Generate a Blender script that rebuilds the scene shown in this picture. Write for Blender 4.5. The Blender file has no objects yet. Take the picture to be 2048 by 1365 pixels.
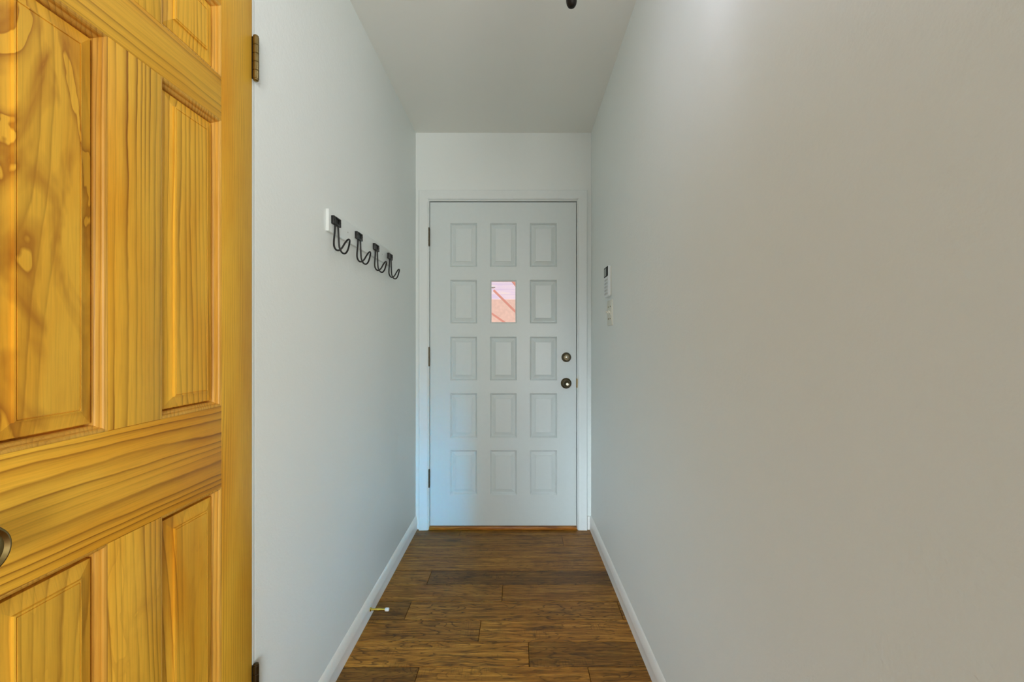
import bpy, bmesh, math, random
from mathutils import Vector, Matrix
S = bpy.context.scene
COL = S.collection
random.seed(7)
F = 870.0; VX, VY = 1037.0, 681.0; H = 1.19        # focal length in px, vanishing point, eye height
CEIL = 2.495
YE = 2.735                                          # end wall surface
XL = -0.646                                         # left wall surface
PI = math.pi

def XR(y, z=0.0):                                   # right wall, slightly out of plumb
    t = 2.72 - y
    b = 0.457 + 0.0149 * t; c = 0.457 - 0.0047 * t
    return b + (c - b) * z / CEIL

# ------------------------------------------------------------------ mesh helpers
def add_box(bm, x0, x1, y0, y1, z0, z1, bev=0.0, seg=2):
    m = Matrix.LocRotScale(((x0+x1)/2, (y0+y1)/2, (z0+z1)/2), None, (x1-x0, y1-y0, z1-z0))
    r = bmesh.ops.create_cube(bm, size=1.0, matrix=m)
    if bev > 0:
        es = list({e for v in r['verts'] for e in v.link_edges})
        bmesh.ops.bevel(bm, geom=es, offset=bev, segments=seg, profile=0.5, affect='EDGES')

def add_lathe(bm, prof, origin, axis='z', seg=32):
    """prof: list of (radius, distance along the axis)."""
    o = Vector(origin)
    def P(r, t, a):
        c, s = r*math.cos(a), r*math.sin(a)
        if axis == 'z': return o + Vector((c, s, t))
        if axis == 'x': return o + Vector((t, c, s))
        if axis == '-y': return o + Vector((c, -t, s))
    rings = []
    for r, t in prof:
        if r < 1e-6: rings.append([bm.verts.new(P(0, t, 0))])
        else: rings.append([bm.verts.new(P(r, t, 2*PI*k/seg)) for k in range(seg)])
    for a, b in zip(rings[:-1], rings[1:]):
        for k in range(seg):
            q = [a[k % len(a)], a[(k+1) % len(a)], b[(k+1) % len(b)], b[k % len(b)]]
            q = [v for i, v in enumerate(q) if v not in q[:i]]
            if len(q) > 2: bm.faces.new(q)

def add_tube(bm, pts, r, seg=10, closed=False):
    pts = [Vector(p) for p in pts]; n = len(pts)
    prev = None; rings = []
    for i, p in enumerate(pts):
        if closed: t = pts[(i+1) % n] - pts[i-1]
        else: t = pts[min(i+1, n-1)] - pts[max(i-1, 0)]
        t.normalize()
        if prev is None:
            u = t.orthogonal().normalized()
        else:
            u = (prev - t*prev.dot(t)).normalized()
        prev = u; w = t.cross(u)
        rings.append([bm.verts.new(p + r*(math.cos(2*PI*k/seg)*u + math.sin(2*PI*k/seg)*w)) for k in range(seg)])
    for i in range(n if closed else n-1):
        a, b = rings[i], rings[(i+1) % n]
        for k in range(seg):
            bm.faces.new([a[k], a[(k+1) % seg], b[(k+1) % seg], b[k]])
    if not closed:
        bm.faces.new(rings[0][::-1]); bm.faces.new(rings[-1])

def smooth_path(ctrl, n=8):
    """Catmull-Rom through the control points."""
    P = [Vector(c) for c in ctrl]; out = []
    for i in range(len(P)-1):
        p0 = P[max(i-1, 0)]; p1 = P[i]; p2 = P[i+1]; p3 = P[min(i+2, len(P)-1)]
        for k in range(n):
            t = k/n
            out.append(0.5*((2*p1)+(p2-p0)*t+(2*p0-5*p1+4*p2-p3)*t*t+(3*p1-p0-3*p2+p3)*t**3))
    out.append(P[-1]); return out

def add_rings(bm, rect, prof, fmap, cap=True):
    """Nested rectangles: prof = [(inset, height)], fmap(a, b, h) -> point."""
    a0, a1, b0, b1 = rect; rings = []
    for ins, h in prof:
        rings.append([bm.verts.new(fmap(a, b, h)) for a, b in
                      ((a0+ins, b0+ins), (a1-ins, b0+ins), (a1-ins, b1-ins), (a0+ins, b1-ins))])
    for A, B in zip(rings[:-1], rings[1:]):
        for k in range(4):
            bm.faces.new([A[k], A[(k+1) % 4], B[(k+1) % 4], B[k]])
    if cap: bm.faces.new(rings[-1])

def obj(name, bm, m, parent=None, smooth=False, loc=None):
    bmesh.ops.recalc_face_normals(bm, faces=bm.faces[:])
    base = parent_loc(parent) if parent else Vector(loc or (0, 0, 0))
    bmesh.ops.translate(bm, verts=bm.verts[:], vec=-base)
    me = bpy.data.meshes.new(name); bm.to_mesh(me); bm.free()
    if smooth:
        for p in me.polygons: p.use_smooth = True
        me.set_sharp_from_angle(angle=math.radians(40))
    me.materials.append(m)
    o = bpy.data.objects.new(name, me); COL.objects.link(o)
    if parent: o.parent = parent
    else: o.location = base
    return o

def parent_loc(p):
    v = Vector((0, 0, 0))
    while p: v += p.location; p = p.parent
    return v

def tag(o, label=None, cat=None, group=None, kind=None):
    if label: o['label'] = label
    if cat: o['category'] = cat
    if group: o['group'] = group
    if kind: o['kind'] = kind
    return o

def root(name, loc, label, cat, group=None, kind=None):
    o = bpy.data.objects.new(name, None); COL.objects.link(o)
    o.location = loc; o.empty_display_size = 0.05
    return tag(o, label, cat, group, kind)

B = bmesh.new
# ------------------------------------------------------------------ materials
def srgb(r, g, b):
    f = lambda c: (c/255)/12.92 if c/255 <= 0.04045 else ((c/255+0.055)/1.055)**2.4
    return (f(r), f(g), f(b), 1)

class NT:
    def __init__(s, name):
        s.m = bpy.data.materials.new(name); s.m.use_nodes = True
        s.t = s.m.node_tree; s.n = s.t.nodes; s.l = s.t.links
        s.bsdf = s.n['Principled BSDF']
    def new(s, typ, **kw):
        n = s.n.new(typ)
        for k, v in kw.items(): setattr(n, k, v)
        return n
    def link(s, a, b): s.l.new(a, b)
    def setv(s, sock, v):
        if isinstance(v, bpy.types.NodeSocket): s.l.new(v, sock)
        else: sock.default_value = v
    def math(s, op, a, b=0.0, c=None, clamp=False):
        n = s.new('ShaderNodeMath', operation=op, use_clamp=clamp)
        s.setv(n.inputs[0], a); s.setv(n.inputs[1], b)
        if c is not None: s.setv(n.inputs[2], c)
        return n.outputs[0]
    def comb(s, x, y, z):
        n = s.new('ShaderNodeCombineXYZ')
        for i, v in enumerate((x, y, z)): s.setv(n.inputs[i], v)
        return n.outputs[0]
    def noise(s, vec, scale=1.0, detail=2.0, rough=0.5, dist=0.0):
        n = s.new('ShaderNodeTexNoise')
        s.link(vec, n.inputs['Vector']); n.inputs['Scale'].default_value = scale
        n.inputs['Detail'].default_value = detail; n.inputs['Roughness'].default_value = rough
        n.inputs['Distortion'].default_value = dist
        return n.outputs['Fac']
    def ramp(s, fac, stops, interp='LINEAR'):
        n = s.new('ShaderNodeValToRGB'); n.color_ramp.interpolation = interp
        e = n.color_ramp.elements
        while len(e) < len(stops): e.new(0.5)
        for el, (p, c) in zip(e, stops):
            el.position = p; el.color = c if len(c) == 4 else (*c, 1)
        s.link(fac, n.inputs[0]); return n.outputs[0]
    def mix(s, fac, a, b, blend='MIX'):
        n = s.new('ShaderNodeMix', data_type='RGBA', blend_type=blend)
        s.setv(n.inputs[0], fac); s.setv(n.inputs[6], a); s.setv(n.inputs[7], b)
        return n.outputs[2]
    def bump(s, height, strength=0.1, dist=0.001):
        n = s.new('ShaderNodeBump'); n.inputs['Strength'].default_value = strength
        n.inputs['Distance'].default_value = dist
        s.link(height, n.inputs['Height']); s.link(n.outputs[0], s.bsdf.inputs['Normal'])
    def base(s, col, rough=0.5, metal=0.0, spec=None):
        s.setv(s.bsdf.inputs['Base Color'], col); s.setv(s.bsdf.inputs['Roughness'], rough)
        s.bsdf.inputs['Metallic'].default_value = metal
        if spec is not None: s.bsdf.inputs['Specular IOR Level'].default_value = spec
    def objco(s):
        return s.new('ShaderNodeTexCoord').outputs['Object']
    def sep(s, v):
        n = s.new('ShaderNodeSeparateXYZ'); s.link(v, n.inputs[0]); return n.outputs

def plain(name, col, rough=0.5, metal=0.0, spec=None, var=0.06, scale=40, bump=0.0, bscale=200):
    t = NT(name); co = t.objco()
    nz = t.noise(co, scale, 3)
    c = t.mix(nz, tuple(x*(1-var) for x in col[:3])+(1,), tuple(min(1, x*(1+var)) for x in col[:3])+(1,))
    t.base(c, rough, metal, spec)
    if bump: t.bump(t.noise(co, bscale, 2), bump, 0.0015)
    return t.m

def wall_paint(name, col, rough=0.5, bump=0.12):
    t = NT(name); co = t.objco()
    n1 = t.noise(co, 2.2, 3)
    c = t.mix(n1, tuple(x*0.985 for x in col[:3])+(1,), tuple(x*1.015 for x in col[:3])+(1,))
    t.base(c, rough, 0, 0.4)
    fine = t.noise(co, 120, 2, 0.55); big = t.noise(co, 14, 3)
    dent = t.math('GREATER_THAN', t.noise(co, 23, 0), 0.83)
    h = t.math('ADD', t.math('ADD', fine, t.math('MULTIPLY', big, 1.6)), t.math('MULTIPLY', dent, 0.8))
    t.bump(h, bump, 0.002)
    return t.m

M = {}
M['wall'] = wall_paint('wall_paint', (0.815, 0.860, 0.850), 0.5, 0.34)
M['room'] = wall_paint('grey_room_paint', (0.40, 0.43, 0.46))  # unseen walls, darkened to cut bounce into the hall
M['ceiling'] = wall_paint('ceiling_paint', (0.845, 0.855, 0.815), 0.7, 0.05)
M['trim'] = plain('white_trim_paint', (0.775, 0.825, 0.825, 1), 0.33, bump=0.03, bscale=60, var=0.02)
M['baseboard'] = plain('baseboard_paint', (0.90, 0.905, 0.885, 1), 0.33, bump=0.03, bscale=60, var=0.02)
M['door_white'] = plain('white_door_paint', (0.685, 0.750, 0.755, 1), 0.30, bump=0.05, bscale=45, var=0.02)
M['bronze'] = plain('aged_bronze', srgb(92, 84, 66), 0.30, 1.0, var=0.35, scale=60)
M['brass_dark'] = plain('antique_brass', srgb(150, 130, 84), 0.32, 1.0, var=0.35, scale=50)
M['black_iron'] = plain('black_iron', srgb(9, 9, 9), 0.40, 0.0, 0.5, var=0.3, bump=0.2, bscale=300)
M['dark_bronze'] = plain('blackened_bronze', srgb(20, 13, 7), 0.5, 0.0, 0.3, var=0.3)
M['void'] = plain('dark_gap', srgb(14, 12, 10), 0.9)
M['brass'] = plain('polished_brass', srgb(222, 200, 92), 0.25, 1.0, var=0.1)
M['rubber'] = plain('white_rubber', srgb(228, 232, 238), 0.5)
M['plate'] = plain('ivory_plastic', srgb(226, 226, 214), 0.35, var=0.02)
M['plastic'] = plain('white_plastic', srgb(228, 236, 240), 0.35, var=0.02)
M['key'] = plain('grey_key_plastic', srgb(208, 214, 216), 0.4, var=0.03)
M['keymark'] = plain('dark_print', srgb(70, 74, 78), 0.5)
M['screen'] = plain('dark_screen', srgb(7, 8, 9), 0.5, 0, 0.04, var=0.1)
M['screen_sheen'] = plain('grey_screen_sheen', srgb(128, 134, 132), 0.3)
M['silver'] = plain('brushed_steel', srgb(205, 202, 190), 0.25, 1.0, var=0.1)
M['stucco'] = plain('peach_stucco', srgb(240, 200, 184), 0.9, var=0.16, scale=26, bump=0.5, bscale=60)
M['rail_paint'] = plain('salmon_paint', srgb(236, 158, 140), 0.6, var=0.08)
M['concrete'] = plain('pale_concrete', srgb(205, 190, 180), 0.9, var=0.1, scale=6)

def siding_mat():
    t = NT('lilac_siding'); co = t.objco(); x, y, z = t.sep(co)
    st = t.math('FRACT', t.math('MULTIPLY', z, 11))
    gap = t.math('LESS_THAN', st, 0.14)
    n = t.noise(t.comb(t.math('MULTIPLY', x, 3), y, t.math('MULTIPLY', z, 14)), 1.0, 3)
    c = t.ramp(n, [(0.3, srgb(226, 214, 240)), (0.55, srgb(240, 228, 238)), (0.75, srgb(246, 236, 228))])
    t.base(t.mix(t.math('MULTIPLY', gap, 0.5), c, srgb(212, 198, 230)), 0.8); return t.m
M['siding'] = siding_mat()

def glass_mat():
    t = NT('window_glass'); n = t.n; n.remove(t.bsdf)
    tr = t.new('ShaderNodeBsdfTransparent'); gl = t.new('ShaderNodeBsdfGlossy'); gl.inputs['Roughness'].default_value = 0.02
    tr.inputs[0].default_value = (0.97, 0.98, 0.98, 1)
    fr = t.new('ShaderNodeFresnel'); fr.inputs[0].default_value = 1.45
    mx = t.new('ShaderNodeMixShader'); t.link(fr.outputs[0], mx.inputs[0]); t.link(tr.outputs[0], mx.inputs[1]); t.link(gl.outputs[0], mx.inputs[2])
    t.link(mx.outputs[0], n['Material Output'].inputs[0]); return t.m
M['glass'] = glass_mat()

def bulb_mat():
    t = NT('frosted_bulb'); t.base((0.9, 0.88, 0.82, 1), 0.4)
    t.bsdf.inputs['Emission Color'].default_value = (0.885, 0.88, 1.0, 1); t.bsdf.inputs['Emission Strength'].default_value = 46.0
    return t.m
M['bulb'] = bulb_mat()

# ---- pine: growth rings as sawtooth contours of a stretched field
PINE = srgb(254, 197, 66), srgb(240, 166, 36), srgb(138, 72, 6)
def pine(name, grain, rings=60.0, wander=0.8, seed=0.0, figure=0.0, contrast=1.0, tone=1.0, pal=None):
    """grain: 'z' upright or 'y' lengthwise; rings per metre across; figure: blotchy flat-sawn swirls."""
    P_LIGHT, P_MID, P_DARK = pal or PINE
    t = NT(name); x, y, z = t.sep(t.objco())
    along, across = (z, y) if grain == 'z' else (y, z)
    low = t.noise(t.comb(t.math('MULTIPLY', across, 6), t.math('MULTIPLY', along, 0.9), seed), 1.0, 2, 0.45)
    pace = t.noise(t.comb(t.math('MULTIPLY', across, 17), t.math('MULTIPLY', along, 0.25), seed+21), 1.0, 1)
    wob = t.noise(t.comb(t.math('MULTIPLY', across, 30), t.math('MULTIPLY', along, 8), seed+5), 1.0, 3, 0.55)
    f = t.math('MULTIPLY', across, rings)
    f = t.math('ADD', f, t.math('MULTIPLY', pace, rings*0.055))       # wide and narrow years
    f = t.math('ADD', f, t.math('MULTIPLY', low, wander*8))
    f = t.math('ADD', f, t.math('MULTIPLY', wob, 0.42))
    # depth makes bevels cut the rings too
    f = t.math('ADD', f, t.math('MULTIPLY', x, rings*1.2))
    saw = t.math('FRACT', f)
    ringcol = t.ramp(saw, [(0.0, (0, 0, 0)), (0.40, (0.05,)*3), (0.75, (0.45,)*3), (0.90, (1, 1, 1)), (1.0, (0, 0, 0))])
    gate = t.noise(t.comb(t.math('MULTIPLY', across, 22), t.math('MULTIPLY', along, 1.6), seed+9), 1.0, 1)
    gate = t.ramp(gate, [(0.32, (0.15,)*3), (0.62, (1, 1, 1))])
    amt = t.math('MULTIPLY', t.math('MULTIPLY', ringcol, gate), 0.66*contrast)
    tonal = t.noise(t.comb(t.math('MULTIPLY', across, 9), t.math('MULTIPLY', along, 2.0), seed+2), 1.0, 3)
    T = lambda c: tuple(v*tone for v in c[:3])+(1,)
    col = t.ramp(tonal, [(0.28, T(P_MID)), (0.54, T(P_LIGHT))])
    col = t.mix(amt, col, T(P_DARK))
    fib = t.noise(t.comb(t.math('MULTIPLY', across, 520), t.math('MULTIPLY', along, 14), seed), 1.0, 2)
    col = t.mix(t.math('MULTIPLY', t.math('SUBTRACT', fib, 0.45, clamp=True), 0.55), col, T(P_DARK))
    if figure > 0:
        bl = t.noise(t.comb(t.math('MULTIPLY', across, 14), t.math('MULTIPLY', along, 4.8), seed+3.3), 1.0, 3, 0.47, 1.0)
        sw = t.math('FRACT', t.math('MULTIPLY', bl, 3.3))
        sw = t.ramp(sw, [(0.0, (0, 0, 0)), (0.52, (0.03,)*3), (0.84, (0.6,)*3), (0.93, (0.95,)*3), (0.97, (0, 0, 0))])
        col = t.mix(t.math('MULTIPLY', sw, figure), col, T(srgb(180, 112, 28)))
    t.base(col, 0.40, 0, 0.28)
    t.bump(t.math('ADD', t.math('MULTIPLY', ringcol, 0.5), fib), 0.06, 0.001)
    return t.m

# ---- hand-scraped plank floor; uv and the tone of each plank come with the mesh
def floor_mat():
    t = NT('hickory_planks')
    uv = t.new('ShaderNodeUVMap', uv_map='plank_uv').outputs[0]
    u, v, _ = t.sep(uv)
    at = t.new('ShaderNodeAttribute', attribute_name='plank_tone')
    tone = t.new('ShaderNodeSeparateColor'); t.link(at.outputs['Color'], tone.inputs[0])
    tv, figure, rough_mark = tone.outputs
    # cathedral grain
    fld = t.noise(t.comb(t.math('MULTIPLY', u, 2.4), t.math('MULTIPLY', v, 13), 0.0), 1.0, 2, 0.5, 0.4)
    wob = t.noise(t.comb(t.math('MULTIPLY', u, 16), t.math('MULTIPLY', v, 70), 3.0), 1.0, 3)
    f = t.math('ADD', t.math('MULTIPLY', fld, 15), t.math('MULTIPLY', wob, 0.7))
    saw = t.math('FRACT', f)
    line = t.ramp(saw, [(0.0, (0, 0, 0)), (0.66, (0.05,)*3), (0.90, (1, 1, 1)), (0.97, (0.05,)*3)])
    fib = t.noise(t.comb(t.math('MULTIPLY', u, 12), t.math('MULTIPLY', v, 330), 1.0), 1.0, 4, 0.65)
    streak = t.noise(t.comb(t.math('MULTIPLY', u, 3.5), t.math('MULTIPLY', v, 60), 2.0), 1.0, 4, 0.6)
    patch = t.noise(t.comb(t.math('MULTIPLY', u, 5), t.math('MULTIPLY', v, 17), 8.0), 1.0, 3, 0.6)
    base = t.ramp(streak, [(0.25, srgb(112, 70, 19)), (0.5, srgb(162, 109, 36)), (0.72, srgb(203, 147, 60))])
    base = t.mix(t.math('MULTIPLY', t.math('MULTIPLY', line, 0.8), t.math('ADD', figure, 0.2, clamp=True)), base, srgb(52, 30, 8))
    d1 = t.math('MULTIPLY', t.ramp(fib, [(0.49, (0, 0, 0)), (0.62, (1, 1, 1))]), 0.68)
    base = t.mix(d1, base, srgb(50, 32, 13))
    d2 = t.ramp(patch, [(0.58, (0, 0, 0)), (0.74, (0.75,)*3)])
    base = t.mix(d2, base, srgb(44, 28, 13))
    # saw / scraper chatter across the grain
    chat = t.noise(t.comb(t.math('MULTIPLY', u, 210), t.math('MULTIPLY', v, 18), 4.0), 1.0, 2)
    area = t.ramp(t.noise(t.comb(t.math('MULTIPLY', u, 6), t.math('MULTIPLY', v, 12), 6.0), 1.0, 2), [(0.52, (0, 0, 0)), (0.64, (1, 1, 1))])
    ch = t.math('MULTIPLY', t.math('MULTIPLY', t.ramp(chat, [(0.5, (0, 0, 0)), (0.68, (1, 1, 1))]), area), rough_mark)
    base = t.mix(t.math('MULTIPLY', ch, 0.6), base, srgb(46, 29, 13))
    g = t.math('ADD', t.math('MULTIPLY', tv, 1.7), 0.18)
    sc = t.new('ShaderNodeVectorMath', operation='SCALE'); t.link(base, sc.inputs[0]); t.link(g, sc.inputs['Scale'])
    t.base(sc.outputs[0], t.math('ADD', t.math('MULTIPLY', fib, 0.2), 0.32), 0, 0.24)
    hgt = t.math('SUBTRACT', t.math('MULTIPLY', t.noise(t.comb(t.math('MULTIPLY', u, 3), t.math('MULTIPLY', v, 28), 7.0), 1.0, 2), 1.2), t.math('MULTIPLY', fib, 0.5))
    t.bump(hgt, 0.16, 0.003)
    return t.m
M['floor'] = floor_mat()

def sill_mat():
    t = NT('oak_sill'); x, y, z = t.sep(t.objco())
    n = t.noise(t.comb(t.math('MULTIPLY', x, 9), t.math('MULTIPLY', y, 60), t.math('MULTIPLY', z, 120)), 1.0, 4, 0.6)
    t.base(t.ramp(n, [(0.3, srgb(96, 48, 8)), (0.5, srgb(158, 94, 24)), (0.7, srgb(196, 130, 48))]), 0.35); return t.m
M['sill'] = sill_mat()

# ------------------------------------------------------------------ room shell
def structure(name, bm, m, label, cat, smooth=False):
    return tag(obj(name, bm, m, None, smooth), label, cat, None, 'structure')

YF = -0.25                                           # where the hall opens into the room behind
RX0, RX1, RY0 = -2.3, 2.5, -3.7                      # that room

# floor: planks run across the hall
PW = 0.1326; Y00 = 2.247
forced = {4: [-0.36], 3: [0.262], 2: [], 1: [], 0: [], -1: [-0.447], -2: [-0.076], -3: [-0.487, 0.447], -4: [-0.159], -5: [0.039], -6: [-0.361, 0.252]}
# rows counted from the edge at Y00; row k spans Y00+(k-1)*PW .. Y00+k*PW
forced = {4: [-0.36], 3: [0.262], 2: [], 1: [], 0: [-0.447], -1: [-0.076], -2: [-0.487, 0.447], -3: [-0.159], -4: [0.039], -5: [-0.361, 0.252]}
tones = {4: [.30, .36], 3: [.36, .42], 2: [.44], 1: [.46], 0: [.44, .22], -1: [.46, .44], -2: [.30, .50, .42], -3: [.50, .62], -4: [.66, .34], -5: [.28, .66, .50]}
figs = {4: [.3, .3], 3: [.3, .2], 2: [.25], 1: [.3], 0: [.4, .5], -1: [.4, .15], -2: [.3, 1.0, .6], -3: [.8, .6], -4: [.7, .5], -5: [.5, .4, .6]}
bm = B(); uvl = bm.loops.layers.uv.new('plank_uv'); cl = bm.loops.layers.float_color.new('plank_tone')
k = 4
while True:
    y1 = min(Y00 + k*PW, 2.777); y0 = Y00 + (k-1)*PW
    if y1 < RY0: break
    xa, xb = (-0.70, 0.52) if y0 > YF else (RX0, RX1)
    if k in forced: cuts = forced[k]
    else:
        cuts = []; p = xa + random.uniform(0.2, 0.9)
        while p < xb - 0.1: cuts.append(p); p += random.uniform(0.5, 1.2)
    xs = [xa] + cuts + [xb]
    for i in range(len(xs)-1):
        tv = tones[k][i] if k in tones else random.uniform(0.25, 0.65)
        fg = figs[k][i] if k in figs else random.uniform(0.2, 0.9)
        ou, ov = random.uniform(0, 40), random.uniform(0, 40)
        g = 0.0005; b = 0.0013
        lo = [(xs[i]+g, y0+g), (xs[i+1]-g, y0+g), (xs[i+1]-g, y1-g), (xs[i]+g, y1-g)]
        hi = [(xs[i]+g+b, y0+g+b), (xs[i+1]-g-b, y0+g+b), (xs[i+1]-g-b, y1-g-b), (xs[i]+g+b, y1-g-b)]
        L = [bm.verts.new((x, y, -0.004)) for x, y in lo]; Mi = [bm.verts.new((x, y, -0.0028)) for x, y in lo]; T = [bm.verts.new((x, y, 0)) for x, y in hi]
        fs = [bm.faces.new(T)]
        for q in range(4):
            fs.append(bm.faces.new([Mi[q], Mi[(q+1) % 4], T[(q+1) % 4], T[q]]))
            fs.append(bm.faces.new([L[q], L[(q+1) % 4], Mi[(q+1) % 4], Mi[q]]))
        for f in fs:
            for lp in f.loops:
                lp[uvl].uv = (lp.vert.co.x + ou, lp.vert.co.y + ov); lp[cl] = (tv, fg, random.uniform(0.6, 0.61) if k in (-3, -5, -4, 0) else 0.25, 1)
    k -= 1
# sub-floor that closes the joints
def quad(bm, pts):
    f = bm.faces.new([bm.verts.new(p) for p in pts])
    for lp in f.loops: lp[uvl].uv = (lp.vert.co.x, lp.vert.co.y); lp[cl] = (0.0, 0, 0, 1)
quad(bm, [(RX0, RY0, -0.004), (RX1, RY0, -0.004), (RX1, 2.9, -0.004), (RX0, 2.9, -0.004)])
structure('floor', bm, M['floor'], 'dark brown hand-scraped wood plank floor of the hallway', 'floor')

# ceiling
bm = B(); add_box(bm, RX0-.1, RX1+.1, RY0-.1, 2.9, CEIL, CEIL+0.1)
structure('ceiling', bm, M['ceiling'], 'smooth pale ceiling above the narrow hallway', 'ceiling')

# left wall with the closet opening
DY0, DY1, DZ1 = 0.4167, 1.0544, 2.03                  # closet door slab
JT = 0.010; GAP = 0.0022
OY0, OY1, OZ1 = DY0-GAP-JT, DY1+GAP+JT, DZ1+GAP+JT    # rough opening
bm = B()
add_box(bm, XL-0.12, XL, OY1, YE+0.1, 0, CEIL, 0.0012)
add_box(bm, XL-0.12, XL, YF, OY0, 0, CEIL, 0.0012)
add_box(bm, XL-0.12, XL, OY0, OY1, OZ1, CEIL, 0.0)
structure('wall_left', bm, M['wall'], 'left white painted wall holding the row of coat hooks', 'wall', True)

# right wall
bm = B(); ny, nz = 16, 10
gy = [YF + (YE+0.1-YF)*i/ny for i in range(ny+1)]; gz = [CEIL*j/nz for j in range(nz+1)]
fr = [[bm.verts.new((XR(y, z), y, z)) for z in gz] for y in gy]
bk = [[bm.verts.new((XR(y, z)+0.12, y, z)) for z in gz] for y in gy]
for i in range(ny):
    for j in range(nz):
        bm.faces.new([fr[i][j], fr[i+1][j], fr[i+1][j+1], fr[i][j+1]])
        bm.faces.new([bk[i][j], bk[i][j+1], bk[i+1][j+1], bk[i+1][j]])
for i in (0, ny):
    for j in range(nz): bm.faces.new([fr[i][j], bk[i][j], bk[i][j+1], fr[i][j+1]])
for j in (0, nz):
    for i in range(ny): bm.faces.new([fr[i][j], bk[i][j], bk[i+1][j], fr[i+1][j]])
structure('wall_right', bm, M['wall'], 'long bare right wall with a faint plaster texture', 'wall', True)

# end wall with the entry door opening
def ex(px, y): return (px-VX)*y/F
def ez(py, y): return H-(py-VY)*y/F
YD = 2.742                                            # face of the entry door
EX0, EX1, EZ1 = ex(860.2, YD), ex(1152.4, YD), ez(405, YD)
EZ0 = ez(1052, YD)
JW = 0.020; EG = 0.0038; EGT = 0.0062
WX0, WX1, WZ1 = EX0-EG-JW, EX1+EG+JW, EZ1+EGT+JW
bm = B()
add_box(bm, XL, WX0, YE, YE+0.12, 0, CEIL)
add_box(bm, WX1, XR(YE), YE, YE+0.12, 0, CEIL)
add_box(bm, WX0, WX1, YE, YE+0.12, WZ1, CEIL)
structure('wall_end', bm, M['wall'], 'short end wall around and above the white entry door', 'wall')

# room behind the camera that the assumed daylight comes through
bm = B(); add_box(bm, RX0, XL-0.12, YF-0.12, YF, 0, CEIL); add_box(bm, XL-0.12, XL, YF-.12, YF, 0, CEIL)
structure('wall_near_left', bm, M['room'], 'wall of the room behind, left of the hallway opening', 'wall')
bm = B(); add_box(bm, XR(YF), RX1, YF-0.12, YF, 0, CEIL)
structure('wall_near_right', bm, M['room'], 'wall of the room behind, right of the hallway opening', 'wall')
bm = B(); add_box(bm, RX0-0.12, RX0, RY0, YF, 0, CEIL)
structure('wall_room_left', bm, M['room'], 'left side wall of the room behind the hallway', 'wall')
bm = B(); add_box(bm, RX1, RX1+0.12, RY0, YF, 0, CEIL)
structure('wall_room_right', bm, M['room'], 'right side wall of the room behind the hallway', 'wall')
RWZ0, RWZ1 = 0.25, 2.2
RWIN = ((-2.1, -0.5), (0.3, 2.2))                    # two unseen wide windows: right one assumed, left one added for light
bm = B()
for xa_, xb_ in ((RX0, -2.1), (-0.5, 0.3), (2.2, RX1)): add_box(bm, xa_, xb_, RY0-0.12, RY0, 0, CEIL)
for xa_, xb_ in RWIN:
    add_box(bm, xa_, xb_, RY0-0.12, RY0, 0, RWZ0); add_box(bm, xa_, xb_, RY0-0.12, RY0, RWZ1, CEIL)
structure('wall_rear', bm, M['room'], 'rear wall of the room behind with two assumed wide windows', 'wall')

# baseboards: flat face with a rounded top
def baseboard(name, side, y0, y1, label):
    prof = [(0, 0), (0.0096, 0), (0.0096, 0.043), (0.0104, 0.046), (0.0104, 0.050), (0.0098, 0.057), (0.0086, 0.066), (0.0066, 0.075), (0.0036, 0.083), (0.0, 0.088)]
    bm = B(); n = 14; rows = []
    for i in range(n+1):
        y = y0+(y1-y0)*i/n
        w = XL if side == 'l' else XR(y, 0.04)
        s = 1 if side == 'l' else -1
        rows.append([bm.verts.new((w+s*d, y, z)) for d, z in prof])
    m = len(prof)
    for a, b in zip(rows[:-1], rows[1:]):
        for q in range(m): bm.faces.new([a[q], a[(q+1) % m], b[(q+1) % m], b[q]])
    bm.faces.new(rows[0]); bm.faces.new(rows[-1][::-1])
    return structure(name, bm, M['baseboard'], label, 'baseboard', True)
baseboard('baseboard_left', 'l', OY1+0.001, YE, 'white rounded baseboard along the left wall, carrying the door stop')
baseboard('baseboard_right', 'r', YF, YE, 'white rounded baseboard along the bare right wall')
bm = B(); add_box(bm, ex(1175.4, 2.72), XR(YE, .05)-0.0095, YE-0.0095, YE, 0, 0.086, 0.003)
structure('baseboard_end', bm, M['baseboard'], 'short piece of white baseboard right of the entry door casing', 'baseboard', True)

# ------------------------------------------------------------------ entry door casing, jamb and sill
YC = YE-0.016
CX0, CX1, CZ1 = ex(837.2, YC), ex(1174.8, YC), ez(379.6, YC)
IX0, IX1, IZ1 = ex(856.4, YC), ex(1155.8, YC), ez(398.6, YC)
t1 = root('trim_1', ((CX0+CX1)/2, YE, 0), 'white painted casing framing the entry door', 'door casing', None, 'structure')
bm = B()
prof = [(0.0, 0.0), (0.0, 0.012), (0.002, 0.0150), (0.006, 0.0160), (0.85, 0.0145), (0.93, 0.0125), (1.0, 0.0085), (1.0, -0.001)]
rows = []
wl = IX0-CX0; wr = CX1-IX1; wt = CZ1-IZ1
for s, d in prof:
    if s in (0.002, 0.006): s = s/wl
    a0, a1, b1 = CX0+wl*s, CX1-wr*s, CZ1-wt*s
    rows.append([bm.verts.new(p) for p in ((a0, YE-d, 0), (a0, YE-d, b1), (a1, YE-d, b1), (a1, YE-d, 0))])
for a, b in zip(rows[:-1], rows[1:]):
    for q in range(3): bm.faces.new([a[q], a[q+1], b[q+1], b[q]])
obj('casing', bm, M['trim'], t1)
bm = B()
add_box(bm, WX0, WX0+JW, YE-0.001, YE+0.115, 0, WZ1, 0.001)
add_box(bm, WX1-JW, WX1, YE-0.001, YE+0.115, 0, WZ1, 0.001)
add_box(bm, WX0+JW, WX1-JW, YE-0.001, YE+0.115, WZ1-JW, WZ1, 0.001)
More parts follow.
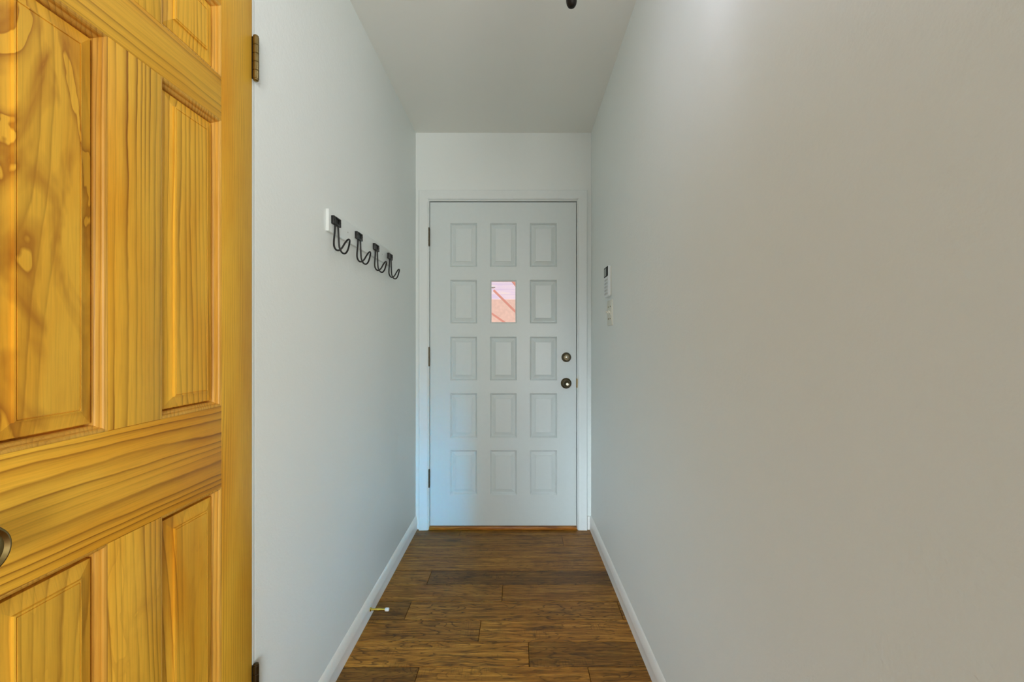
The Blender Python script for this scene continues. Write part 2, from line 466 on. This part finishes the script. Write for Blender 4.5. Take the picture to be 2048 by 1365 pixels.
obj('jamb', bm, M['trim'], t1)
bm = B()                                              # near-black stops behind the slab, painting the gap's shade
add_box(bm, WX0+JW, WX0+JW+0.012, YD+0.046, YD+0.075, 0.03, WZ1-JW)
add_box(bm, WX1-JW-0.012, WX1-JW, YD+0.046, YD+0.075, 0.03, WZ1-JW)
add_box(bm, WX0+JW, WX1-JW, YD+0.046, YD+0.075, WZ1-JW-0.017, WZ1-JW)
obj('gap_shade_stop', bm, M['void'], t1)
zl = ez(767, YE)
bm = B(); add_box(bm, WX1-JW-0.0012, WX1-JW+0.004, YE-0.0022, YE+0.03, zl-0.028, zl+0.028, 0.0005)
obj('strike_plate', bm, M['brass_dark'], t1)

bm = B()
add_box(bm, WX0+JW+0.0005, WX1-JW-0.0005, YE-0.012, YE+0.115, 0.0, EZ0-0.003, 0.003)
structure('trim_2', bm, M['sill'], 'worn orange-brown wooden sill under the entry door', 'door sill', True)

# ------------------------------------------------------------------ entry door
def hinge(parent, cx, cy, zc, h, r, leaf, mat, seg=5, leafmat=None):
    """Knuckles stacked on the z axis; leaf = (x0,x1,y0,y1) of the visible leaf edge."""
    bm = B(); n = seg; hh = h/n
    for i in range(n):
        z0 = zc-h/2+i*hh
        e = 0.0006
        add_lathe(bm, [(0, z0+e), (r-0.0006, z0+e), (r, z0+2*e), (r, z0+hh-2*e), (r-0.0006, z0+hh-e), (0, z0+hh-e)], (cx, cy, 0), 'z', 20)
    add_lathe(bm, [(0, zc-h/2), (r*0.82, zc-h/2), (r*0.82, zc+h/2), (0, zc+h/2)], (cx, cy, 0), 'z', 16)
    for s in (-1, 1):
        z = zc+s*h/2
        add_lathe(bm, [(0, z-s*0.001), (r*0.9, z), (r*0.9, z+s*0.0025), (r*0.5, z+s*0.005), (0, z+s*0.0055)], (cx, cy, 0), 'z', 16)
    hg = obj('hinge', bm, mat, parent, True)
    bm = B(); add_box(bm, *leaf, zc-h/2+0.0008, zc+h/2-0.0008, 0.0004, 1)
    obj('hinge_leaf', bm, leafmat or mat, hg)
    return hg

d2 = root('door_2', ((EX0+EX1)/2, YD, EZ0), 'white fifteen-panel entry door with one small window at the hall end', 'door', None, 'structure')
fm2 = lambda a, b, h: (a, YD-h, b)
cols = [(900.2, 954.2), (979.8, 1033.6), (1059.6, 1114.2)]
rws = [(446.3, 534.2), (559.9, 647.6), (673.6, 761.7), (787.1, 876.8), (901.2, 990.6)]
cx = [(ex(a, YD), ex(b, YD)) for a, b in cols]
rz = [(ez(b, YD), ez(a, YD)) for a, b in rws]
# slab: front face with fifteen holes
bm = B()
gx = sorted([EX0, EX1]+[v for c in cx for v in c]); gzv = sorted([EZ0, EZ1]+[v for r in rz for v in r])
def holes(i, j):
    mx, mz = (gx[i]+gx[i+1])/2, (gzv[j]+gzv[j+1])/2
    return any(a < mx < b for a, b in cx) and any(a < mz < b for a, b in rz)
for dy in (0, 0.044):
    V = [[bm.verts.new((x, YD+dy, z)) for z in gzv] for x in gx]
    for i in range(len(gx)-1):
        for j in range(len(gzv)-1):
            if not holes(i, j): bm.faces.new([V[i][j], V[i+1][j], V[i+1][j+1], V[i][j+1]])
bmesh.ops.recalc_face_normals(bm, faces=bm.faces[:])
def strip(bm, x0, x1, z0, z1):
    add = lambda *p: bm.faces.new([bm.verts.new(q) for q in p])
    a, b = YD, YD+0.044
    add((x0, a, z0), (x1, a, z0), (x1, b, z0), (x0, b, z0)); add((x0, a, z1), (x1, a, z1), (x1, b, z1), (x0, b, z1))
    add((x0, a, z0), (x0, b, z0), (x0, b, z1), (x0, a, z1)); add((x1, a, z0), (x1, b, z0), (x1, b, z1), (x1, a, z1))
strip(bm, EX0, EX1, EZ0, EZ1)
for a, b in cx:
    for c, d in rz: strip(bm, a, b, c, d)
bmesh.ops.remove_doubles(bm, verts=bm.verts[:], dist=1e-5)
obj("slab", bm, M['door_white'], d2)
for r, (z0, z1) in enumerate(rz):
    for c, (x0, x1) in enumerate(cx):
        rect = (x0, x1, z0, z1)
        if r == 1 and c == 1:
            bm = B()
            add_rings(bm, rect, [(0, 0), (0.003, -0.001), (0.006, -0.004), (0.009, -0.006), (0.009, -0.030)], fm2, False)
            wf = obj('window_bead', bm, M['door_white'], d2)
            bm = B(); add_box(bm, x0+0.002, x1-0.002, YD+0.016, YD+0.020, z0+0.002, z1-0.002)
            g = obj('window_glass', bm, M['glass'], wf); g['label'] = 'small clear glass pane'
            continue
        bm = B()
        add_rings(bm, rect, [(0, 0), (0.0012, -0.0006), (0.0100, -0.0150), (0.0115, -0.0162), (0.0140, -0.0162),
                             (0.0345, -0.0075), (0.0352, -0.0032), (0.0368, -0.0028)], fm2)
        obj('raised_panel', bm, M['door_white'], d2)
# deadbolt
kx, kz = ex(1132.6, YD), ez(715, YD)
bm = B(); add_lathe(bm, [(0.0305, 0), (0.0305, 0.003), (0.029, 0.006), (0.0245, 0.012), (0.0225, 0.016), (0.0215, 0.0165), (0.0205, 0.0145), (0.019, 0.0145), (0.018, 0.022), (0.0165, 0.024), (0.0, 0.0245)], (kx, YD, kz), '-y', 40)
db = obj('deadbolt', bm, M['bronze'], d2, True)
bm = B(); add_lathe(bm, [(0.0085, 0.0235), (0.0085, 0.0262), (0.0075, 0.027), (0, 0.027)], (kx, YD, kz), '-y', 28)
obj('lock_cylinder', bm, M['silver'], db, True)
bm = B(); add_box(bm, kx-0.001, kx+0.001, YD-0.0276, YD-0.026, kz-0.005, kz+0.0045, 0.0004)
obj('keyhole', bm, M['void'], db)
# knob
kx, kz = ex(1132.2, YD), ez(767, YD)
bm = B(); add_lathe(bm, [(0.0335, 0), (0.0335, 0.003), (0.031, 0.007), (0.026, 0.0105), (0.018, 0.012), (0.0135, 0.014), (0, 0.014)], (kx, YD, kz), '-y', 40)
kn = obj('door_knob', bm, M['bronze'], d2, True)
bm = B(); add_lathe(bm, [(0.0115, 0.012), (0.0115, 0.026), (0.0140, 0.031), (0.0185, 0.036), (0.0218, 0.043), (0.0222, 0.049), (0.0210, 0.055), (0.0185, 0.060), (0.016, 0.0615), (0.014, 0.0605), (0.0, 0.060)], (kx, YD, kz), '-y', 40)
obj('knob', bm, M['bronze'], kn, True)
bm = B(); add_lathe(bm, [(0.0080, 0.0595), (0.0080, 0.0640), (0.0070, 0.0650), (0, 0.0650)], (kx, YD, kz), '-y', 28)
bt = obj('lock_button', bm, M['silver'], kn, True); bt['label'] = 'small silver lock button'
bm = B(); add_box(bm, EX1-0.003, EX1+0.0016, YD+0.004, YD+0.03, kz-0.028, kz+0.028, 0.0005)
obj('latch_plate', bm, M['brass_dark'], d2)
for ya, yb in ((455.5, 492.5), (695, 733), (939.5, 976)):
    yy = YE-0.004
    hx = EX0-EG/2-0.0025
    hinge(d2, hx, yy, (ez(ya, yy)+ez(yb, yy))/2, ez(ya, yy)-ez(yb, yy)-0.008, 0.0058, (hx-0.001, hx+0.003, YE-0.002, YD+0.03), M['bronze'])

# ------------------------------------------------------------------ pine closet door
d1 = root('door_1', (XL, (DY0+DY1)/2, 0.008), 'golden pine six-panel door with a round knob in the left wall', 'door', None, 'structure')
fm1 = lambda a, b, h: (XL+h, a, b)
SY = [0.5242, 0.6845, 0.7866, 0.9469]                 # panel edges along the wall
Z = dict(b0=0.008, b1=0.235, l0=0.870, l1=1.047, i0=1.669, i1=1.762, t0=1.920, t1=DZ1)
TH = 0.035; e = 0.00025
def plank(name, y0, y1, z0, z1, mat):
    bm = B(); add_box(bm, XL-TH, XL, y0, y1, z0, z1, 0.0009, 2)
    return obj(name, bm, mat, d1, True)
plank('stile', SY[3]+e, DY1, Z['b0'], Z['t1'], pine('pine_stile', 'z', 170, 0.7, 3.1, 0, 0.75, 0.86))
plank('stile', DY0, SY[0]-e, Z['b0'], Z['t1'], pine('pine_stile_latch', 'z', 120, 0.7, 8.3))
plank('rail', SY[0]+e, SY[3]-e, Z['b0'], Z['b1'], pine('pine_rail_bottom', 'y', 60, 0.8, 1.0))
plank('rail', SY[0]+e, SY[3]-e, Z['l0'], Z['l1'], pine('pine_rail_lock', 'y', 58, 0.42, 6.4, 0, 1.3))
plank('rail', SY[0]+e, SY[3]-e, Z['i0'], Z['i1'], pine('pine_rail_upper', 'y', 70, 0.5, 2.7, 0, 1.0, 0.92))
plank('rail', SY[0]+e, SY[3]-e, Z['t0'], Z['t1'], pine('pine_rail_top', 'y', 60, 0.8, 4.0))
plank('mullion', SY[1], SY[2], Z['b1']+e, Z['l0']-e, pine('pine_mullion_low', 'z', 70, 0.9, 5.2, 0.25))
plank('mullion', SY[1], SY[2], Z['l1']+e, Z['i0']-e, pine('pine_mullion_mid', 'z', 80, 0.28, 7.7, 0, 1.45))
plank('mullion', SY[1], SY[2], Z['i1']+e, Z['t0']-e, pine('pine_mullion_top', 'z', 60, 0.5, 9.1))
mould = pine('pine_moulding', 'z', 110, 0.6, 11.0, 0, 0.8, 1.0, (srgb(230, 176, 76), srgb(204, 144, 46), srgb(112, 60, 8)))
pm = {('l', 1): pine('pine_panel_swirl', 'z', 22, 1.3, 12.4, 0.9, 0.6), ('r', 1): pine('pine_panel_straight', 'z', 95, 0.55, 13.8, 0.0, 0.95, 0.97),
      ('l', 0): pine('pine_panel_low', 'z', 60, 0.9, 14.5, 0.15, 0.8, 0.92), ('r', 0): pine('pine_panel_low_right', 'z', 50, 0.9, 15.5, 0.1, 0.9, 0.92),
      ('l', 2): pine('pine_panel_top', 'z', 60, 0.7, 16.5, 0.2), ('r', 2): pine('pine_panel_top_right', 'z', 80, 0.6, 17.5, 0.0)}
for row, (z0, z1) in enumerate(((Z['b1'], Z['l0']), (Z['l1'], Z['i0']), (Z['i1'], Z['t0']))):
    for side, (y0, y1) in (('l', (SY[0], SY[1])), ('r', (SY[2], SY[3]))):
        rect = (y0, y1, z0, z1)
        bm = B()
        add_rings(bm, rect, [(0.0112, -0.026), (0.0150, -0.0255), (0.0152, -0.0130), (0.036, -0.0078), (0.0363, -0.0042), (0.0383, -0.0036),
                             (0.0388, -0.0052), (0.0398, -0.0052), (0.0402, -0.0036)], fm1)
        pn = obj('raised_panel', bm, pm[(side, row)], d1)
        bm = B()
        add_rings(bm, rect, [(0, -0.0004), (0.0006, -0.0002), (0.0020, -0.0004), (0.0045, -0.0020), (0.0058, -0.0042), (0.0062, -0.0085),
                             (0.0074, -0.0092), (0.0094, -0.0108), (0.0106, -0.0128), (0.0112, -0.0150), (0.0112, -0.0262)], fm1, False)
        obj('moulding', bm, mould, pn)
# knob on the latch stile
ky, kzz = 0.477, 0.955
bm = B(); add_lathe(bm, [(0.034, 0), (0.034, 0.003), (0.031, 0.008), (0.022, 0.011), (0.013, 0.013), (0, 0.013)], (XL, ky, kzz), 'x', 40)
kn = obj('door_knob', bm, M['black_iron'], d1, True); kn['label'] = 'round dark knob with a brass face'
bm = B(); add_lathe(bm, [(0.012, 0.011), (0.012, 0.026), (0.018, 0.033), (0.0265, 0.040), (0.0295, 0.048), (0.0295, 0.054), (0.0275, 0.0585)], (XL, ky, kzz), 'x', 40)
obj('knob', bm, M['black_iron'], kn, True)
bm = B(); add_lathe(bm, [(0.0275, 0.0583), (0.0255, 0.0592), (0.022, 0.0560), (0.014, 0.0580), (0.0, 0.0605)], (XL, ky, kzz), 'x', 40)
obj('knob_face', bm, M['brass_dark'], kn, True)
# hinges at the far edge
for zt, h, m_ in ((1.876, 0.103, M['brass_dark']), (0.349, 0.103, M['bronze'])):
    hinge(d1, XL+0.0078, DY1+0.0030, zt, h, 0.0068, (XL-0.03, XL+0.006, DY1-0.0014, DY1+0.0036), m_, 5, M['black_iron'])
# jamb lining the opening
bm = B()
add_box(bm, XL-0.12, XL-0.0006, DY1+GAP, OY1, 0, OZ1, 0.0008)
add_box(bm, XL-0.12, XL-0.0006, OY0, DY0-GAP, 0, OZ1, 0.0008)
add_box(bm, XL-0.12, XL-0.0006, DY0-GAP, DY1+GAP, OZ1-JT, OZ1, 0.0008)
structure('trim_3', bm, M['trim'], 'thin white jamb around the pine door', 'door jamb', True)

# ------------------------------------------------------------------ coat rack
RK0, RK1, RZ0, RZ1 = 1.457, 2.186, 1.5575, 1.632
rk = root('coat_hook_rail', (XL, (RK0+RK1)/2, RZ0), 'white board with four black wire hooks on the left wall', 'coat rack')
bm = B(); add_box(bm, XL, XL+0.0105, RK0, RK1, RZ0, RZ1, 0.001)
obj('backboard', bm, M['trim'], rk, True)
for yc in (1.62, 2.03):
    bm = B(); add_lathe(bm, [(0.0026, -0.001), (0.0026, 0.0004), (0.0016, 0.0006), (0, 0.0002)], (XL+0.0105, yc, 1.592), 'x', 12)
    obj('screw', bm, M['silver'], rk, True)
XB = XL+0.0105
for yc in (1.5045, 1.7175, 1.9255, 2.135):
    zc = 1.6005; hw, hh, t = 0.0300, 0.0140, 0.0105
    bm = B()
    add_box(bm, XB, XB+t, yc-hw, yc-hw+0.013, zc-hh, zc+hh, 0.0012)
    add_box(bm, XB, XB+t, yc+hw-0.009, yc+hw, zc-hh, zc+hh, 0.0012)
    add_box(bm, XB, XB+t, yc-hw+0.012, yc+hw-0.008, zc+hh-0.004, zc+hh, 0.0008)
    add_box(bm, XB, XB+t, yc-hw+0.012, yc+hw-0.008, zc-hh, zc-hh+0.006, 0.0008)
    add_box(bm, XB, XB+t*0.55, yc-hw+0.012, yc+hw-0.008, zc-hh+0.005, zc+hh-0.003, 0.0)
    hk = obj('hook', bm, M['black_iron'], rk, True)
    # bent wire: down from the bracket, out from the wall and up to a rounded tip, then back
    u0 = XB+0.0065
    def side(s):
        return [(u0, yc+s*0.0125, zc-hh+0.004), (u0, yc+s*0.0150, zc-hh-0.022), (u0-0.0005, yc+s*0.0215, zc-hh-0.060),
                (u0+0.002, yc+s*0.0245, zc-hh-0.077), (u0+0.0095, yc+s*0.0262, zc-hh-0.089), (u0+0.0195, yc+s*0.0262, zc-hh-0.0905),
                (u0+0.0285, yc+s*0.0235, zc-hh-0.081), (u0+0.0360, yc+s*0.0180, zc-hh-0.064), (u0+0.0415, yc+s*0.0095, zc-hh-0.0515)]
    path = side(-1)+[(u0+0.0432, yc, zc-hh-0.0480)]+side(1)[::-1]
    bm = B(); add_tube(bm, smooth_path(path, 6), 0.0031, 12)
    obj('wire_prong', bm, M['black_iron'], hk, True)
    for s in (-1, 1):
        bm = B(); add_lathe(bm, [(0.0032, t-0.001), (0.0032, t+0.0006), (0.002, t+0.0012), (0, t+0.0012)], (XB, yc+s*(hw-0.0055), zc+0.001), 'x', 14)
        obj('screw', bm, M['black_iron'], hk, True)

# ------------------------------------------------------------------ alarm keypad and light switch on the right wall
KY0, KY1, KZ0, KZ1 = 2.147, 2.251, 1.408, 1.562
kpx = XR((KY0+KY1)/2, 1.48)
kp = root('alarm_keypad', (kpx, (KY0+KY1)/2, KZ0), 'white alarm keypad with a dark screen on the right wall', 'keypad')
def rounded(bm, x0, x1, y0, y1, z0, z1, r, seg=6, bev=0.0):
    pts = []
    for cy, cz, a0 in ((y1-r, z1-r, 0), (y0+r, z1-r, PI/2), (y0+r, z0+r, PI), (y1-r, z0+r, 1.5*PI)):
        for q in range(seg+1):
            a = a0+PI/2*q/seg; pts.append((cy+r*math.cos(a), cz+r*math.sin(a)))
    n = len(pts); my, mz = (y0+y1)/2, (z0+z1)/2
    layers = [(x0, 0), (x1+bev, 0), (x1, bev)] if bev else [(x0, 0), (x1, 0)]
    R = []
    for x, ins in layers:
        R.append([bm.verts.new((x, y-ins*(1 if y > my else -1), z-ins*(1 if z > mz else -1))) for y, z in pts])
    for a, b in zip(R[:-1], R[1:]):
        for q in range(n): bm.faces.new([a[q], a[(q+1) % n], b[(q+1) % n], b[q]])
    bm.faces.new(R[0]); bm.faces.new(R[-1])
bm = B(); rounded(bm, kpx, kpx-0.0045, KY0+0.003, KY1-0.003, KZ0+0.004, KZ1-0.003, 0.008)
obj('back_plate', bm, M['plate'], kp, True)
bm = B(); rounded(bm, kpx-0.0048, kpx-0.0165, KY0, KY1, KZ0, KZ1, 0.010, 6, 0.0015)
bd = obj('body', bm, M['plastic'], kp, True)
xf = kpx-0.0165
bm = B(); rounded(bm, xf+0.0005, xf-0.0006, KY0+0.003, KY1-0.003, KZ1-0.052, KZ1-0.003, 0.005)
scn = obj('screen', bm, M['screen'], kp, True)
bm = B(); rounded(bm, xf-0.0005, xf-0.0010, KY0+0.044, KY1-0.008, KZ1-0.047, KZ1-0.008, 0.002, 3)  # grey patch painting the reflection on the far part of the screen
lc = obj('reflection', bm, M['screen_sheen'], scn, True); lc['label'] = 'grey display painted on the screen'
for rr in range(5):
    for cc in range(3):
        y = KY0+0.011+cc*0.0265; z = KZ0+0.010+rr*0.0172
        bm = B(); rounded(bm, xf+0.0005, xf-0.0012, y, y+0.0215, z, z+0.0125, 0.003, 4)
        ke = obj('key', bm, M['key'], kp, True)
        bm = B(); add_box(bm, xf-0.0014, xf-0.0011, y+0.008, y+0.0135, z+0.004, z+0.0085)
        obj('key_mark', bm, M['keymark'], ke)

PY0, PY1, PZ0, PZ1 = 2.115, 2.226, 1.264, 1.391
px = XR((PY0+PY1)/2, 1.33)
sw = root('light_switch', (px, (PY0+PY1)/2, PZ0), 'pale double toggle light switch plate below the alarm keypad', 'light switch')
bm = B(); rounded(bm, px+0.0005, px-0.0062, PY0, PY1, PZ0, PZ1, 0.005, 5, 0.0025)
obj('cover_plate', bm, M['plate'], sw, True)
for yc in (PY0+0.033, PY1-0.033):
    zc = (PZ0+PZ1)/2
    bm = B(); add_box(bm, px-0.0075, px-0.0058, yc-0.0055, yc+0.0055, zc-0.012, zc+0.012, 0.0006)
    tg = obj('toggle', bm, M['plate'], sw, True)
    bm = B()
    v = [bm.verts.new(p) for p in ((px-0.007, yc-0.0042, zc-0.006), (px-0.007, yc+0.0042, zc-0.006), (px-0.007, yc+0.0042, zc+0.006), (px-0.007, yc-0.0042, zc+0.006),
                                   (px-0.0185, yc-0.0032, zc+0.004), (px-0.0185, yc+0.0032, zc+0.004), (px-0.0175, yc+0.0032, zc+0.0105), (px-0.0175, yc-0.0032, zc+0.0105))]
    for f in ((0, 1, 2, 3), (4, 5, 6, 7), (0, 1, 5, 4), (1, 2, 6, 5), (2, 3, 7, 6), (3, 0, 4, 7)): bm.faces.new([v[i] for i in f])
    obj('toggle_lever', bm, M['plate'], tg)
    for s in (-1, 1):
        bm = B(); add_lathe(bm, [(0.0032, 0.0), (0.0032, 0.0012), (0.002, 0.0018), (0, 0.0018)], (px-0.0078, yc, zc+s*0.030), 'x', 14)
        obj('screw', bm, M['brass_dark'], sw, True)

# ------------------------------------------------------------------ door stop on the left baseboard
sy, sz = 1.8675, 0.0335; sx = XL+0.0095
ds = root('door_stop', (sx, sy, sz), 'small brass door stop with white rubber tip on the left baseboard', 'door stop')
bm = B(); add_lathe(bm, [(0, 0.001), (0.0085, 0.0), (0.0085, 0.002), (0.006, 0.004), (0.0042, 0.005), (0.0042, 0.018), (0.0046, 0.026), (0.0058, 0.034), (0.0058, 0.038), (0.0046, 0.046), (0.0038, 0.054), (0.0038, 0.070), (0, 0.070)], (sx, sy, sz), 'x', 24)
obj('spindle', bm, M['brass'], ds, True)
bm = B(); add_lathe(bm, [(0, 0.064), (0.0058, 0.064), (0.0072, 0.0665), (0.0074, 0.0765), (0.0062, 0.080), (0, 0.081)], (sx, sy, sz), 'x', 24)
obj('rubber_tip', bm, M['rubber'], ds, True)
bm = B(); add_lathe(bm, [(0.0032, 0.0), (0.0032, 0.0016), (0.002, 0.0024), (0, 0.0024)], (sx, sy+0.005, sz+0.0215), 'x', 10)
tag(obj('nail_cap', bm, M['rubber'], None, True, (sx, sy+0.005, sz+0.0215)), 'tiny white cap on the baseboard just above the brass door stop', 'cap')

# ------------------------------------------------------------------ pendant lantern: only its bottom finial hangs into view
LX, LY = 0.1158, 0.95
lt = root('pendant_lantern', (LX, LY, CEIL), 'dark bronze hanging lantern whose round bottom finial shows at the ceiling', 'lantern')
zb = 1.9165
bm = B(); add_lathe(bm, [(0, zb), (0.004, zb+0.0006), (0.0078, zb+0.003), (0.0106, zb+0.008), (0.0118, zb+0.014), (0.0119, zb+0.021), (0.0105, zb+0.029), (0.0075, zb+0.036), (0.005, zb+0.042), (0.0045, zb+0.075), (0.007, zb+0.082), (0.007, zb+0.105), (0, zb+0.105)], (LX, LY, 0), 'z', 32)
obj('finial', bm, M['dark_bronze'], lt, True)
z0l, z1l = zb+0.100, 2.30
def hexpt(r, k, z): return (LX+r*math.cos(PI/6+k*PI/3), LY+r*math.sin(PI/6+k*PI/3), z)
bm = B()
for k in range(6):
    add_tube(bm, [hexpt(0.052, k, z0l), hexpt(0.095, k, z1l)], 0.004, 8)
    for r, z in ((0.052, z0l), (0.095, z1l)):
        add_tube(bm, [hexpt(r, k, z), hexpt(r, k+1, z)], 0.0045, 8)
    add_tube(bm, [hexpt(0.052, k, z0l), (LX, LY, z0l)], 0.003, 6)
    add_tube(bm, [hexpt(0.095, k, z1l), (LX, LY, z1l+0.06)], 0.004, 6)
obj('frame', bm, M['black_iron'], lt)
bm = B()
a = [bm.verts.new(hexpt(0.052, k, z0l)) for k in range(6)]; b = [bm.verts.new(hexpt(0.094, k, z1l)) for k in range(6)]
for k in range(6): bm.faces.new([a[k], a[(k+1) % 6], b[(k+1) % 6], b[k]])
obj('glass', bm, M['glass'], lt)
bm = B(); add_lathe(bm, [(0, 2.335), (0.008, 2.335), (0.011, 2.36), (0.006, 2.365), (0.006, CEIL-0.03), (0.055, CEIL-0.02), (0.06, CEIL), (0, CEIL)], (LX, LY, 0), 'z', 24)
obj('stem', bm, M['black_iron'], lt, True)
bm = B(); add_lathe(bm, [(0, 2.08), (0.018, 2.088), (0.029, 2.11), (0.029, 2.13), (0.018, 2.165), (0.013, 2.185), (0.013, 2.20), (0, 2.20)], (LX, LY, 0), 'z', 24)
obj('bulb', bm, M['bulb'], lt, True)
bm = B(); add_lathe(bm, [(0, 2.20), (0.016, 2.20), (0.016, 2.24), (0.006, 2.245), (0.006, 2.345), (0, 2.345)], (LX, LY, 0), 'z', 20)
obj('lamp_holder', bm, M['black_iron'], lt, True)

# ------------------------------------------------------------------ outside, seen through the small pane
YO = 6.2
bm = B(); add_box(bm, -4, 4, 2.9, 9.0, -0.12, -0.02)
structure('ground', bm, M['concrete'], 'pale paved ground outside the entry door', 'ground')
bm = B(); add_box(bm, -3, 3, YO, YO+0.15, -0.02, ez(599, YO), 0.004)
tag(obj('garden_wall', bm, M['stucco'], None, False, (0, YO+0.07, -0.02)), 'peach stucco garden wall seen through the small door window', 'wall')
YH = 7.6
bm = B(); add_box(bm, -4, 4, YH, YH+0.2, -0.02, 4.5)
tag(obj('house_facade', bm, M['siding'], None, False, (0, YH+0.1, -0.02)), 'pale lilac house siding above the peach wall, through the door window', 'building')
YR = 4.6
sr = root('stair_railing', (ex(1000, YR), YR, -0.02), 'salmon painted sloping stair railing outside the small door window', 'railing')
def slope_bar(name, p, q, w, ext=0.9):
    a = Vector((ex(p[0], YR), YR, ez(p[1], YR))); b = Vector((ex(q[0], YR), YR, ez(q[1], YR)))
    d = (b-a).normalized(); b = b + d*ext; a = a
    bm = B(); n = Vector((0, 1, 0)); s = d.cross(n).normalized()
    vs = []
    for c in (a, b):
        for i, j in ((-1, -1), (1, -1), (1, 1), (-1, 1)): vs.append(bm.verts.new(c + s*w/2*i + n*0.02*j))
    for f in ((0, 1, 2, 3), (4, 5, 6, 7), (0, 1, 5, 4), (1, 2, 6, 5), (2, 3, 7, 6), (3, 0, 4, 7)): bm.faces.new([vs[i] for i in f])
    obj(name, bm, M['rail_paint'], sr); return b
e1 = slope_bar('handrail', (987.5, 581), (1031, 624), 0.021)
e2 = slope_bar('handrail', (1016, 551), (1032, 571.5), 0.024, 0.7)
e3 = slope_bar('lower_rail', (979, 624.5), (1008, 644.5), 0.020)
bm = B(); add_box(bm, e1.x-0.02, e1.x+0.02, YR-0.019, YR+0.019, -0.02, e2.z+0.9, 0.002)
obj('post', bm, M['rail_paint'], sr)
YG = 4.9
gl = root('porch_lamp', (ex(984, YG), YG, ez(575, YG)), 'white oval porch lamp at the left edge of the small door window', 'lamp')
bm = B(); add_lathe(bm, [(0, -0.013), (0.022, -0.011), (0.036, -0.004), (0.039, 0.002), (0.034, 0.008), (0.018, 0.012), (0, 0.013)], (ex(984, YG), YG, ez(575, YG)), 'z', 24)
obj('shade', bm, M['rubber'], gl, True)
bm = B(); add_box(bm, ex(984, YG)-0.42, ex(984, YG)-0.03, YG-0.006, YG+0.006, ez(575, YG)-0.006, ez(575, YG)+0.006)
add_box(bm, ex(984, YG)-0.44, ex(984, YG)-0.40, YG-0.02, YG+0.02, -0.02, ez(575, YG)+0.02)
obj('bracket_post', bm, M['rubber'], gl)

# ------------------------------------------------------------------ light
w = bpy.data.worlds.new('World'); S.world = w; w.use_nodes = True
bg = w.node_tree.nodes['Background']; bg.inputs[0].default_value = (0.72, 0.82, 1.0, 1); bg.inputs[1].default_value = 0.25

def light(name, typ, loc, energy, color, rot=None, target=None, **kw):
    d = bpy.data.lights.new(name, typ); d.energy = energy; d.color = color
    for k2, v in kw.items(): setattr(d, k2, v)
    o = bpy.data.objects.new(name, d); COL.objects.link(o); o.location = loc
    if target is not None:
        o.rotation_euler = (Vector(target)-Vector(loc)).to_track_quat('-Z', 'Y').to_euler()
    elif rot: o.rotation_euler = rot
    return o
# daylight through the assumed window of the room behind
xa_, xb_ = RWIN[1]
light('assumed_window_light', 'AREA', ((xa_+xb_)/2, RY0+0.02, (RWZ0+RWZ1)/2), 143, (1.0, 0.995, 0.93), target=((xa_+xb_)/2, 0, (RWZ0+RWZ1)/2), shape='RECTANGLE', size=xb_-xa_, size_y=RWZ1-RWZ0)
# assumed unseen narrow lamp, no side door: cool light on the entry door's foot
light('assumed_side_lamp', 'AREA', (1.317, -3.55, 1.25), 1.55, (0.01, 0.54, 1.0), target=(-0.60, 2.7, 0.15), shape='RECTANGLE', size=0.16, size_y=0.9, spread=math.radians(15))
# added low fill lamp, brightens the foot of the right wall
light('low_fill', 'AREA', (-1.35, -3.6, 0.75), 3.65, (0.72, 0.875, 1.0), target=(0.42, 2.5, 0.10), shape='RECTANGLE', size=0.8, size_y=1.1, spread=math.radians(22))
# sun on the yard outside
light('sun', 'SUN', (0, 4, 6), 4.6, (1.0, 0.97, 0.93), target=(0.6, 7.0, 1.0), angle=math.radians(1))

# ------------------------------------------------------------------ camera
c = bpy.data.cameras.new('camera'); c.sensor_width = 36; c.lens = 36*F/2048
c.shift_x = -(VX-1024)/2048; c.shift_y = (VY-682.5)/2048; c.clip_start = 0.02
co = bpy.data.objects.new('camera', c); COL.objects.link(co)
co.location = (0, 0, H); co.rotation_euler = (PI/2, 0, 0); S.camera = co
vs = S.view_settings; vs.view_transform = 'Standard'; vs.look = 'None'; vs.exposure = 0.0; vs.gamma = 1.0; vs.use_curve_mapping = False
S.cycles.use_denoising = True
S.cycles.max_bounces = 12; S.cycles.diffuse_bounces = 8
